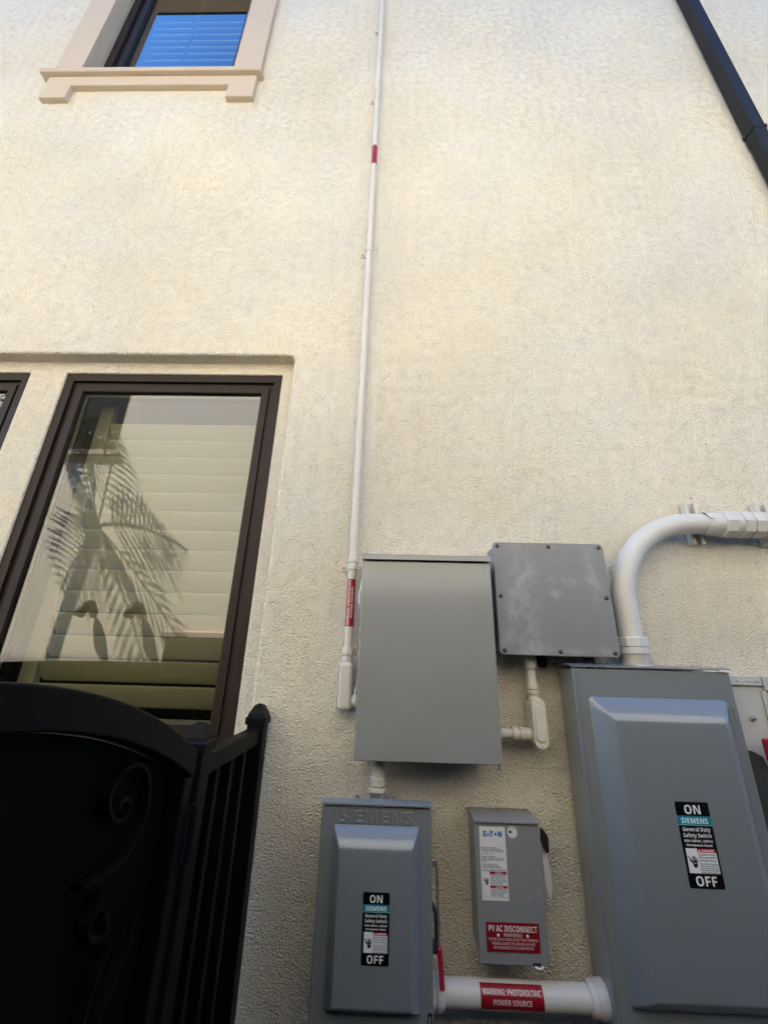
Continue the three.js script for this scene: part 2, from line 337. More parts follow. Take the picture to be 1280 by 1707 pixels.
// ---------------------------------------------------------------- dark fence along the middle of the side yard (its arched top shows mirrored in the pane)
{
  const f = thing('boundary_fence', 'dark sheet metal fence with arched panels mirrored low in the window', 'fence', [0, 0, 1.8]);
  for (let k = 0; k < 5; k++) {
    const x0 = -5.45 + k * 2.3, x1 = x0 + 2.3, xc = (x0 + x1) / 2, q = new THREE.Shape(), tall = k > 1 ? 0.52 : 0;
    q.moveTo(x0 + 0.03, 0.05); for (let i = 0; i <= 24; i++) { const x = x0 + 0.03 + (2.3 - 0.06) * i / 24; q.lineTo(x, 1.562 + tall - 0.036 * ((x - xc) / 1.15) ** 2); } q.lineTo(x1 - 0.03, 0.05); q.closePath();
    part('panel', extr(q, 0.02, -0.01, 0), M.gateSheet, f);
    part('post', lim(x0 - 0.028, x0 + 0.028, 0, 1.56 + tall, -0.028, 0.028, 0.003), M.gatePaint, f);
  }
  part('post', lim(6.05 - 0.028, 6.05 + 0.028, 0, 2.08, -0.028, 0.028, 0.003), M.gatePaint, f);
}

// ---------------------------------------------------------------- downspout
{
  const d = thing('downspout', 'dark rectangular metal downspout running down the stucco wall', 'downspout', [1.845, 0, 0]);
  d.rotation.z = 0.021; d.position.x = 1.932;
  part('pipe_section', lim(0, 0.068, 4.2, 7.8, 0.006, 0.068, 0.006, 3), M.gutter, d);
  part('pipe_section', lim(0.0025, 0.0655, 0.2, 4.215, 0.0085, 0.0655, 0.006, 3), M.gutter, d);
  part('wall_strap', lim(-0.004, 0.072, 4.28, 4.305, 0.004, 0.0705, 0.002), M.gutter, d);
}

// ---------------------------------------------------------------- fence and gate (in the plane x = -0.39)
function inYZ(shape, depth, bevel, x) { const g = extr(shape, depth, 0, bevel); g.rotateY(-Math.PI / 2); g.translate(x, 0, 0); return g; } // shape drawn in (z, y); occupies x - depth .. x
function postCap(x, y, z, w) {
  const q = Math.SQRT1_2 * w * 2 / 2 * 1.0;
  const g = new THREE.LatheGeometry([[0.0001, -0.004], [q * 1.16, -0.004], [q * 1.18, 0], [q * 1.18, 0.014], [q * 1.02, 0.018], [q * 0.98, 0.024], [q * 0.5, 0.046], [q * 0.22, 0.05], [0.0001, 0.051]].map((a) => new THREE.Vector2(...a)), 4).toNonIndexed();
  g.computeVertexNormals(); g.rotateY(Math.PI / 4); g.translate(x, y, z); return g;
}
{
  const f = thing('fence_panel', 'short black metal fence section with capped posts beside the house wall', 'fence');
  for (const [z, top] of [[0.042, 1.425], [0.455, 1.425]]) {
    const p = part('post', lim(-0.42, -0.37, 0, top, z - 0.025, z + 0.025, 0.004), M.gatePaint, f);
    part('cap', postCap(-0.395, top, z, 0.05), M.gatePaint, p);
  }
  part('rail', lim(-0.412, -0.378, 1.372, 1.412, 0.068, 0.429, 0.003), M.gatePaint, f);
  part('rail', lim(-0.412, -0.378, 0.2, 0.24, 0.068, 0.429, 0.003), M.gatePaint, f);
  for (let i = 0; i < 3; i++) part('picket', lim(-0.405, -0.385, 0.241, 1.371, 0.15 + i * 0.09, 0.17 + i * 0.09, 0.002), M.gatePaint, f);
  part('backing_sheet', lim(-0.4135, -0.4105, 0.242, 1.37, 0.069, 0.428, 0), M.gateSheet, f);
}
{
  const g = thing('garden_gate', 'tall black metal gate with arched top and scroll ornament', 'gate');
  const z0 = 0.497, z1 = 1.623, zc = 1.06, top = (z) => 1.577 - 0.146 * ((z - zc) / 0.56) ** 2;
  const s = new THREE.Shape(); const N = 40;
  for (let i = 0; i <= N; i++) { const z = z0 + (z1 - z0) * i / N; i ? s.lineTo(z, top(z)) : s.moveTo(z, top(z)); }
  for (let i = N; i >= 0; i--) { const z = z0 + (z1 - z0) * i / N; s.lineTo(z, top(z) - 0.046); }
  s.closePath();
  part('top_rail', inYZ(s, 0.044, 0.003, -0.372), M.gatePaint, g);
  const yS = top(z0 + 0.02) - 0.05;
  part('stile', lim(-0.414, -0.374, 0.06, yS, z0 + 0.001, z0 + 0.034, 0.003), M.gatePaint, g);
  part('stile', lim(-0.414, -0.374, 0.06, yS, z1 - 0.034, z1 - 0.001, 0.003), M.gatePaint, g);
  part('bottom_rail', lim(-0.413, -0.375, 0.06, 0.11, z0 + 0.035, z1 - 0.035, 0.003), M.gatePaint, g);
  const b = new THREE.Shape(); for (let i = 0; i <= N; i++) { const z = z0 + 0.03 + (z1 - z0 - 0.06) * i / N; i ? b.lineTo(z, top(z) - 0.047) : b.moveTo(z, top(z) - 0.047); } b.lineTo(z1 - 0.03, 0.1); b.lineTo(z0 + 0.03, 0.1); b.closePath();
  part('backing_sheet', inYZ(b, 0.003, 0, -0.405), M.gateSheet, g);
  for (const y of [1.25, 0.3]) part('hinge', rod([-0.367, y, 0.4885], [-0.367, y + 0.09, 0.4885], 0.008, 12), M.gatePaint, g);
  // scrolls of flat bar, mirrored about the gate's middle
  const bar = (pts) => {
    const c = new THREE.CatmullRomCurve3(pts.map(([z, y]) => V(0, y, z))), n = 70, pos = [], idx = [];
    for (let i = 0; i <= n; i++) { const q = c.getPoint(i / n), t = c.getTangent(i / n), k = V(0, -t.z, t.y).multiplyScalar(0.0028); // in-plane side
      for (const [sx, sk] of [[-0.401, -1], [-0.385, -1], [-0.385, 1], [-0.401, 1]]) pos.push(sx, q.y + k.y * sk, q.z + k.z * sk);
      if (i < n) for (let e = 0; e < 4; e++) { const a = i * 4 + e, b = i * 4 + (e + 1) % 4; idx.push(a, b, b + 4, a, b + 4, a + 4); } }
    const g0 = new THREE.BufferGeometry(); g0.setAttribute('position', new THREE.Float32BufferAttribute(pos, 3)); g0.setAttribute('uv', new THREE.Float32BufferAttribute(new Array(pos.length / 3 * 2).fill(0), 2)); g0.setIndex(idx);
    const g1 = g0.toNonIndexed(); g1.computeVertexNormals(); part('scroll', g1, M.gatePaint, g);
  };
  const spiral = [[0.708, 1.393], [0.706, 1.402], [0.692, 1.402], [0.679, 1.392], [0.681, 1.381], [0.695, 1.375], [0.715, 1.383], [0.731, 1.399], [0.737, 1.417], [0.721, 1.439], [0.686, 1.444], [0.653, 1.431], [0.635, 1.407], [0.627, 1.37], [0.638, 1.342], [0.661, 1.324], [0.706, 1.318], [0.755, 1.322]];
  const curl = [[0.703, 1.297], [0.71, 1.28], [0.72, 1.268], [0.714, 1.255], [0.695, 1.243], [0.678, 1.24], [0.679, 1.256], [0.691, 1.268]];
  const stem = [[0.596, 1.23], [0.606, 1.194], [0.613, 1.178], [0.628, 1.16], [0.66, 1.12], [0.70, 1.06], [0.70, 1.0], [0.66, 0.96]];
  const leaf = [[0.66, 1.22], [0.666, 1.205], [0.675, 1.198], [0.678, 1.185], [0.69, 1.15], [0.73, 1.1]];
  for (const L of [spiral, curl, stem, leaf]) { bar(L); bar(L.map(([z, y]) => [2 * zc - z, y])); }
}

// ---------------------------------------------------------------- solar conduit up the wall
const CX = -0.138, CZ = 0.03, CR = 0.0134;
{
  const c = thing('solar_conduit', 'thin cream conduit running up the stucco wall with red stickers', 'conduit', [0, 0, 0]);
  part('pipe', rod([CX, 1.60, CZ], [CX, 4.77, CZ], CR), M.conduitPaint, c);
  part('pipe', rod([CX, 4.77, CZ], [CX, 7.82, CZ], CR), M.conduitPaint, c);
  part('coupling', turned([CX, 4.71, CZ], [CX, 4.83, CZ], [[0, CR], [0, 0.0168], [0.42, 0.0168], [0.42, 0.0185], [0.58, 0.0185], [0.58, 0.0168], [1, 0.0168], [1, CR]]), M.conduitPaint, c);
  part('coupling', turned([CX, 5.52, CZ], [CX, 5.555, CZ], [[0, CR], [0, 0.0155], [1, 0.0155], [1, CR]]), M.conduitPaint, c);
  for (const y of [1.905, 3.415, 4.655, 5.42]) {
    const st = part('strap', ring([CX, y - 0.011, CZ], [CX, y + 0.011, CZ], CR + 0.0022, 0.0005), M.conduitPaint, c);
    part('strap_tab', lim(CX - 0.042, CX - 0.008, y - 0.011, y + 0.011, 0.003, 0.0052, 0.0008), M.conduitPaint, st);
    part('strap_screw', rod([CX - 0.032, y, 0.005], [CX - 0.032, y, 0.0085], 0.004, 12), M.zincDark, st);
  }
  part('coupling', ring([CX, 1.918, CZ], [CX, 1.94, CZ], CR + 0.003), M.conduitPaint, c);
  const pipeLabel = (h, text) => {
    const t = canvasTexture(1024, 512, (x, w, hh) => {
      x.fillStyle = 'rgb(150,10,22)'; x.fillRect(0, 0, w, hh);
      if (text) { x.fillStyle = 'rgb(225,215,208)'; x.textAlign = 'center'; x.textBaseline = 'middle'; words(x, 'WARNING: PHOTOVOLTAIC', w / 2, hh * 0.36, 130, w * 0.97); words(x, 'POWER SOURCE', w / 2, hh * 0.64, 130, w * 0.66); }
    }); return t;
  };
  const wrap = (y0, y1, text, off) => {
    const g = new THREE.CylinderGeometry(CR + 0.0006, CR + 0.0006, y1 - y0, 40, 1, true, -1.45, 2.9); // front half, facing +z
    g.translate(CX, (y0 + y1) / 2, CZ);
    const uv = g.attributes.uv; for (let i = 0; i < uv.count; i++) { const u = uv.getX(i), v = uv.getY(i); uv.setXY(i, v, 1 - (u - 0.5) * 1.0 - 0.5 + off); }
    part('warning_sticker', g, std(0xffffff, { map: pipeLabel(0, text), roughness: 0.4, side: THREE.DoubleSide }), c, null, text ? 'red warning sticker lettered in white wrapped around the pipe' : 'plain dark red sticker wrapped around the pipe');
  };
  wrap(1.708, 1.862, true, 0); wrap(4.04, 4.19, false, 0);
  // lower end: adapter and conduit body with a side outlet into the enclosure
  part('adapter', turned([CX, 1.60, CZ], [CX, 1.642, CZ], [[0, CR], [0, 0.0168], [0.3, 0.0168], [0.3, 0.0155], [0.5, 0.0155], [0.5, 0.0185], [1, 0.0185], [1, CR]]), M.conduitPaint, c);
  part('elbow_body', lim(CX - 0.024, CX + 0.02, 1.464, 1.6, 0.006, 0.058, 0.012, 4), M.conduitPaint, c);
  part('elbow_cover', lim(CX - 0.0285, CX - 0.0236, 1.466, 1.592, 0.01, 0.054, 0.0018), M.conduitPaint, c);
  part('outlet', ring([CX + 0.018, 1.49, CZ + 0.004], [-0.097, 1.49, CZ + 0.004], 0.0175), M.conduitPaint, c);
}

// ---------------------------------------------------------------- large grey enclosure
{
  const e = thing('enclosure', 'large plain grey metal enclosure with blank door', 'electrical box', [0.103, 1.354, 0]);
  const w = 0.198;
  part('body', lim(-w + 0.004, w - 0.004, 0.004, 0.552, 0.004, 0.128, 0.002), M.greyPanel, e);
  const dg = lim(-w, w, 0, 0.545, 0.1285, 0.15, 0.0025, 3); part('door', dg, M.greyPanel, e);
  const ds = new THREE.Shape(); ds.moveTo(0.0, 0.566); ds.lineTo(0.157, 0.566); ds.lineTo(0.16, 0.562); ds.lineTo(0.16, 0.549); ds.lineTo(0.157, 0.549); ds.lineTo(0.155, 0.5535); ds.lineTo(0.0, 0.5535); ds.closePath();
  const dgm = new THREE.ExtrudeGeometry(ds, { depth: 2 * w + 0.004, bevelEnabled: false }); dgm.rotateY(-Math.PI / 2); dgm.translate(w + 0.002, 0, 0);
  part('drip_hood', dgm, M.greyPanel, e);
  part('mounting_tab', lim(-0.05, 0.035, 0.5665, 0.579, 0.001, 0.0035, 0.0008), M.greyPanel, e);
  part('hasp', lim(w - 0.012, w - 0.006, -0.014, 0.006, 0.139, 0.143, 0.0008), M.greyPanel, e);
  for (const y of [0.44, 0.155]) {
    const l = part('latch', lim(-w - 0.006, -w + 0.002, y + 0.005, y + 0.045, 0.098, 0.114, 0.0015), M.zinc, e);
    const c = new THREE.CatmullRomCurve3([V(-w - 0.006, y + 0.02, 0.116), V(-w - 0.008, y + 0.0, 0.119), V(-w - 0.0075, y - 0.02, 0.121), V(-w - 0.003, y - 0.03, 0.122)]);
    part('latch_bail', new THREE.TubeGeometry(c, 16, 0.0022, 8), M.zinc, l);
    part('latch_rivet', rod([-w - 0.004, y - 0.045, 0.12], [-w + 0.002, y - 0.045, 0.12], 0.004, 10), M.zinc, l);
    part('latch_rivet', rod([-w - 0.004, y + 0.06, 0.106], [-w + 0.002, y + 0.06, 0.106], 0.004, 10), M.zinc, l);
  }
}

// ---------------------------------------------------------------- plastic junction box
{
  const j = thing('junction_box', 'square grey plastic junction box with scuffed screwed lid', 'junction box', [0.4995, 1.632, 0]);
  const h = 0.348, w = 0.1775;
  const blobs = [[0.20, 0.52, 0.10, 0.34, 1.0], [0.15, 0.42, 0.06, 0.14, 0.9], [0.27, 0.20, 0.10, 0.22, 0.8], [0.30, 0.05, 0.09, 0.06, 1.1], [0.86, 0.82, 0.05, 0.13, 0.8], [0.77, 0.64, 0.13, 0.05, 1.0], [0.89, 0.57, 0.05, 0.14, 0.8], [0.55, 0.66, 0.14, 0.03, 0.7], [0.52, 0.53, 0.05, 0.04, 1.0], [0.07, 0.12, 0.06, 0.07, 0.8], [0.5, 0.04, 0.42, 0.03, 0.5], [0.9, 0.05, 0.09, 0.05, 0.9], [0.31, 0.72, 0.07, 0.14, 0.7], [0.5, 0.96, 0.4, 0.02, 0.4]];
  const ticks = (() => { const r = rng(77), o = []; for (let i = 0; i < 34; i++) { const x = 0.08 + 0.84 * r(), y = 0.08 + 0.84 * r(), a = r() * 6.28, L = 0.01 + 0.05 * r(); o.push([x, y, x + L * Math.cos(a), y + L * Math.sin(a), 0.15 + 0.3 * r()]); } return o; })();
  const scuff = colourTexture(768, 768, (u, v) => {
    let m = 0; for (const [x, y, a, b, k] of blobs) m += k * Math.exp(-(((u - x) / a) ** 2 + ((v - y) / b) ** 2));
    const n = 0.5 + noise(u * 7, v * 5, 256, 51) + 0.6 * noise(u * 17, v * 13, 256, 52) + 0.4 * noise(u * 45, v * 38, 256, 53);
    let c = 0.55 * Math.min(1, m) * sstep(-0.1, 1.2, n) + 0.05 * noise(u * 90, v * 30, 256, 54);
    for (const [x0, y0, x1, y1, k] of ticks) { const dx = x1 - x0, dy = y1 - y0, t = Math.min(1, Math.max(0, ((u - x0) * dx + (v - y0) * dy) / (dx * dx + dy * dy))), d = Math.hypot(u - x0 - t * dx, v - y0 - t * dy); if (d < 0.003) c += k * 0.5; }
    for (const [x, y] of [[0.06, 0.12], [0.115, 0.055], [0.94, 0.12], [0.885, 0.055], [0.5, 0.52]]) { const d = Math.abs(Math.hypot(u - x, v - y) - 0.013); if (d < 0.0025) c -= 0.12; }
    return [0.245 + 0.24 * c, 0.248 + 0.24 * c, 0.256 + 0.235 * c];
  });
  const lidMat = phy(0xffffff, { map: scuff, roughness: 0.42, bumpMap: peel, bumpScale: 0.0003, clearcoat: 0.12, clearcoatRoughness: 0.3 });
  part('body', lim(-w + 0.006, w - 0.006, 0.006, h - 0.004, 0.003, 0.1, 0.01, 3), M.pvcGrey, j);
  const lg = extr(rectShape(-w, w, 0, h, 0.014), 0.0115, 0.1, 0.003, 3); { const uv = lg.attributes.uv, p = lg.attributes.position; for (let i = 0; i < uv.count; i++) uv.setXY(i, (p.getX(i) + w) / (2 * w), p.getY(i) / h); }
  part('lid', lg, lidMat, j);
  const sg = new THREE.LatheGeometry([[0.0001, 0.0035], [0.003, 0.0033], [0.0062, 0.0018], [0.007, 0]].map((a) => new THREE.Vector2(...a)), 16); sg.rotateX(Math.PI / 2);
  const slot = box(0.008, 0.0013, 0.0012, 0);
  const r = rng(3);
  for (const [x, y] of [[-w + 0.015, h - 0.013], [0.002, h - 0.013], [w - 0.015, h - 0.013], [-w + 0.015, h * 0.5], [w - 0.015, h * 0.5], [-w + 0.015, 0.013], [0.002, 0.013], [w - 0.015, 0.013]]) { const sc = part('lid_screw', sg, M.brassScrew, j, [x, y, 0.1113]); const k = part('screw_slot', slot, M.black, sc, [0, 0, 0.0031]); k.rotation.z = r() * 3; }
  for (const x of [-0.02, 0.13]) { const f = part('mounting_foot', extr(rectShape(x - 0.0155, x + 0.0155, -0.034, 0.02, 0.014), 0.008, 0.003, 0.0015), M.darkGrey, j); part('foot_screw', rod([x, -0.017, 0.01], [x, -0.017, 0.015], 0.006, 12), M.zincDark, f); }
}

// ---------------------------------------------------------------- small conduit run below the junction box
{
  const c = thing('elbow_conduit', 'small cream conduit elbow linking junction box to the large enclosure', 'conduit', [0, 0, 0]);
  const x = 0.428, z = 0.05, m = M.conduitPaint;
  part('adapter', ring([x, 1.594, z], [x, 1.637, z], 0.0185, 0.001, 8), m, c);
  part('pipe', rod([x, 1.54, z], [x, 1.60, z], 0.0145), m, c);
  part('coupling', ring([x + 0.001, 1.537, z], [x + 0.001, 1.553, z], 0.0195, 0.001, 8), m, c);
  part('coupling', ring([x + 0.001, 1.524, z], [x + 0.001, 1.535, z], 0.0205, 0.001, 8), m, c);
  part('neck', rod([x + 0.002, 1.495, z], [x + 0.002, 1.53, z], 0.0165), m, c);
  part('elbow_body', extr(rectShape(x - 0.018, x + 0.022, 1.388, 1.512, 0.019), 0.062, 0.02, 0.004, 3), m, c);
  const cv = part('elbow_cover', extr(rectShape(x - 0.0185, x + 0.0215, 1.384, 1.516, 0.02), 0.004, 0.083, 0.001), m, c);
  part('cover_panel', extr(rectShape(x - 0.0125, x + 0.0155, 1.402, 1.498, 0.013), 0.006, 0.0855, 0.0025, 3), m, cv);
  for (const y of [1.507, 1.393]) part('cover_screw', new THREE.SphereGeometry(0.0036, 12, 8), M.white, cv, [x + 0.0015, y, 0.0875]);
  const y = 1.416;
  part('pipe', rod([0.298, y, z], [0.40, y, z], 0.0142), m, c);
  part('adapter', ring([0.299, y, z], [0.323, y, z], 0.017, 0.001, 8), m, c);
  part('coupling', ring([0.356, y, z], [0.374, y, z], 0.0195, 0.001, 8), m, c);
  part('coupling', ring([0.378, y, z], [0.39, y, z], 0.0195, 0.001, 8), m, c);
  part('neck', rod([0.388, y, z], [0.415, y, z], 0.0175), m, c);
}

// ---------------------------------------------------------------- short nipple between enclosure and the small switch
{
  const c = thing('conduit_nipple', 'short cream conduit stub between large enclosure and small switch', 'conduit', [-0.031, 0, 0.08]);
  part('pipe', rod([0, 1.282, 0], [0, 1.36, 0], 0.0185), M.conduitPaint, c);
  part('coupling', ring([0, 1.281, 0], [0, 1.304, 0], 0.0225, 0.001, 8), M.conduitPaint, c);
  part('bushing', ring([0, 1.268, 0], [0, 1.280, 0], 0.0245, 0.0012), M.conduitPaint, c);
  part('threaded_hub', turned([0, 1.226, 0], [0, 1.268, 0], [[0, 0.03], [0.2, 0.03], [0.3, 0.023], [1, 0.022]]), M.zinc, c);
}

// ---------------------------------------------------------------- switch parts
const font = await new FontLoader().loadAsync('fonts/droid/droid_sans_bold.typeface.json');
function lettering(text, size, depth, width) {
  const list = []; let at = 0;
  for (const c of text) {
    if (c === 'I') { const b = box(size * 0.19, size * 0.72 * 1.36, depth + 0.0009, 0.0006, 1); b.translate(at + size * 0.2, size * 0.36 * 1.36, depth / 2); list.push(b); at += size * 0.42; continue; }
    const g = new TextGeometry(c, { font, size, depth, curveSegments: 5, bevelEnabled: true, bevelThickness: 0.0009, bevelSize: 0.0007, bevelSegments: 2 });
    g.translate(at, 0, 0); list.push(g); at += font.data.glyphs[c].ha * size / font.data.resolution;
  }
  const g = mergeGeometries(list); g.computeBoundingBox(); const b = g.boundingBox; g.translate(-(b.min.x + b.max.x) / 2, 0, 0); g.scale(width / (b.max.x - b.min.x), 1, 1); return g;
}
// pressed cover: a raised field with sloping, rounded flanks
function pressed(x0, x1, y0, y1, H, bs, bt, bb) { // flank widths: sides, top, bottom
  const edge = (a, c, p, q) => { const o = [], n = 16; for (let i = 0; i <= n; i++) o.push(a + p * 1.1 * i / n); for (let i = 1; i < 8; i++) o.push(a + p * 1.1 + (c - a - 1.1 * (p + q)) * i / 8); for (let i = n; i >= 0; i--) o.push(c - q * 1.1 * i / n); return o; };
  const xs = edge(x0, x1, bs, bs), ys = edge(y0, y1, bb, bt), pos = [], uv = [], idx = [];
  const prof = (t) => { t = Math.min(1, Math.max(0, t)); const straight = t * 1.12, cap = Math.sin(t * Math.PI / 2); return H * Math.min(1, 0.3 * Math.min(1, straight) + 0.7 * cap); };
  for (const y of ys) for (const x of xs) { const ax = Math.min(1, (x - x0) / bs, (x1 - x) / bs), ay = Math.min(1, (y - y0) / bb, (y1 - y) / bt); pos.push(x, y, prof(1 - Math.pow(Math.pow(1 - ax, 9) + Math.pow(1 - ay, 9), 1 / 9))); uv.push((x - x0) / (x1 - x0), (y - y0) / (y1 - y0)); }
  const W = xs.length; for (let j = 0; j < ys.length - 1; j++) for (let i = 0; i < W - 1; i++) { const a = j * W + i; // split along the mitre
    const right = xs[i] > (x0 + x1) / 2, upper = ys[j] > (y0 + y1) / 2; if (right === upper) idx.push(a, a + 1, a + W + 1, a, a + W + 1, a + W); else idx.push(a, a + 1, a + W, a + 1, a + W + 1, a + W); }
  const g = new THREE.BufferGeometry(); g.setAttribute('position', new THREE.Float32BufferAttribute(pos, 3)); g.setAttribute('uv', new THREE.Float32BufferAttribute(uv, 2)); g.setIndex(idx); g.computeVertexNormals(); return g;
}
function words(x, t, cx, cy, px, width) { // centred words whose capital I is a plain bar
  x.save(); x.textAlign = 'left'; x.textBaseline = 'middle'; x.font = 'bold ' + px + 'px sans-serif';
  const adv = [...t].map((c) => c === 'I' ? px * 0.33 : x.measureText(c).width); const total = adv.reduce((a, b) => a + b, 0);
  x.translate(cx, cy); x.scale(width / total, 1); let at = -total / 2;
  [...t].forEach((c, i) => { if (c === 'I') x.fillRect(at + px * 0.085, -px * 0.375, px * 0.155, px * 0.715); else x.fillText(c, at, 0); at += adv[i]; });
  x.restore();
}
function hand(x, s, ox, oy) { // shock-hazard hand with a bolt
  x.save(); x.translate(ox, oy); x.scale(s, s); x.fillStyle = '#0c0c0c'; x.strokeStyle = '#0c0c0c';
  x.beginPath(); x.moveTo(38, 88); x.lineTo(62, 88); x.lineTo(70, 66); x.lineTo(72, 40); x.lineTo(36, 44); x.lineTo(24, 40); x.lineTo(20, 46); x.lineTo(34, 66); x.closePath(); x.fill();
  x.lineWidth = 7; x.lineCap = 'round'; for (const [a, b, c, d] of [[39, 45, 35, 20], [48, 43, 46, 12], [57, 42, 58, 16], [67, 44, 70, 26], [26, 44, 18, 34]]) { x.beginPath(); x.moveTo(a, b); x.lineTo(c, d); x.stroke(); }
  x.lineWidth = 5; x.beginPath(); x.moveTo(2, 14); x.lineTo(20, 26); x.lineTo(12, 38); x.lineTo(24, 50); x.stroke();
  x.strokeStyle = '#e8e6e2'; x.lineWidth = 2.5; x.beginPath(); x.moveTo(34, 58); x.lineTo(46, 54); x.lineTo(50, 62); x.lineTo(68, 56); x.stroke();
  x.restore();
}
function switchLabel(amps) {
  return canvasTexture(512, 1152, (x, w, h) => {
    x.fillStyle = '#07080a'; x.fillRect(0, 0, w, h);
    x.textAlign = 'center'; x.textBaseline = 'middle'; x.fillStyle = '#e9e7e2';
    x.font = 'bold 176px sans-serif'; x.fillText('ON', w / 2, 108);
    x.fillStyle = '#1b7f8c'; x.fillRect(0, 196, w, 128); x.fillStyle = '#8fc9cc'; x.fillRect(0, 318, w, 8);
    x.fillStyle = '#e6f2f2'; words(x, 'SIEMENS', w / 2, 262, 104, 410);
    x.fillStyle = '#e9e7e2'; x.font = 'bold 74px sans-serif'; x.fillText('General Duty', w / 2, 380, 420); x.fillText('Safety Switch', w / 2, 462, 430);
    x.font = 'bold 44px sans-serif'; x.fillText(amps, w / 2, 536, 440); x.fillText('Horsepower Rated', w / 2, 592, 390);
    x.fillStyle = '#e4e2de'; x.fillRect(36, 636, w - 64, 324);
    x.fillStyle = '#b0102a'; x.fillRect(206, 636, w - 234, 54); x.fillStyle = '#f0e6e2'; x.font = 'bold 46px sans-serif'; x.fillText('DANGER', 362, 665, 210);
    x.beginPath(); x.moveTo(218, 682); x.lineTo(236, 646); x.lineTo(254, 682); x.closePath(); x.fill();
    hand(x, 1.95, 42, 716);
    x.strokeStyle = '#444'; x.lineWidth = 2; x.strokeRect(208, 690, 2, 270);
    x.fillStyle = '#141414'; x.textAlign = 'left'; x.font = 'bold 36px sans-serif'; ['Hazardous Voltage.', 'Will cause death or', 'serious injury.'].forEach((s, i) => x.fillText(s, 220, 716 + i * 38, 256));
    x.font = 'bold 28px sans-serif'; ['Turn off before inspecting.', 'Always disconnect', 'power before working on', 'this switch. Close cover', 'before turning power on.'].forEach((s, i) => x.fillText(s, 220, 836 + i * 28, 256));
    x.textAlign = 'center'; x.fillStyle = '#e9e7e2'; x.font = 'bold 176px sans-serif'; x.fillText('OFF', w / 2, 1060);
  });
}
function labelPlate(parent, x0, x1, y0, y1, z, tex) {
  const g = extr(rectShape(x0, x1, y0, y1, 0.003), 0.0008, z, 0); const uv = g.attributes.uv, p = g.attributes.position; for (let i = 0; i < uv.count; i++) uv.setXY(i, (p.getX(i) - x0) / (x1 - x0), (p.getY(i) - y0) / (y1 - y0));
  return part('label_plate', g, std(0xffffff, { map: tex, roughness: 0.35 }), parent);
}
function hood(w, depth, y, drop, lip) { // sloping rain hood: profile in (z, y)
  const s = new THREE.Shape(); s.moveTo(0.004, y + 0.004); s.lineTo(depth - 0.02, y + 0.002); s.lineTo(depth + lip, y - drop); s.lineTo(depth + lip, y - drop - 0.0035); s.lineTo(depth + lip - 0.002, y - drop - 0.0035); s.lineTo(depth - 0.02, y - 0.003); s.lineTo(0.004, y - 0.001); s.closePath();
  const g = new THREE.ExtrudeGeometry(s, { depth: w, bevelEnabled: false }); g.rotateY(-Math.PI / 2); g.translate(w / 2, 0, 0); return g;
}

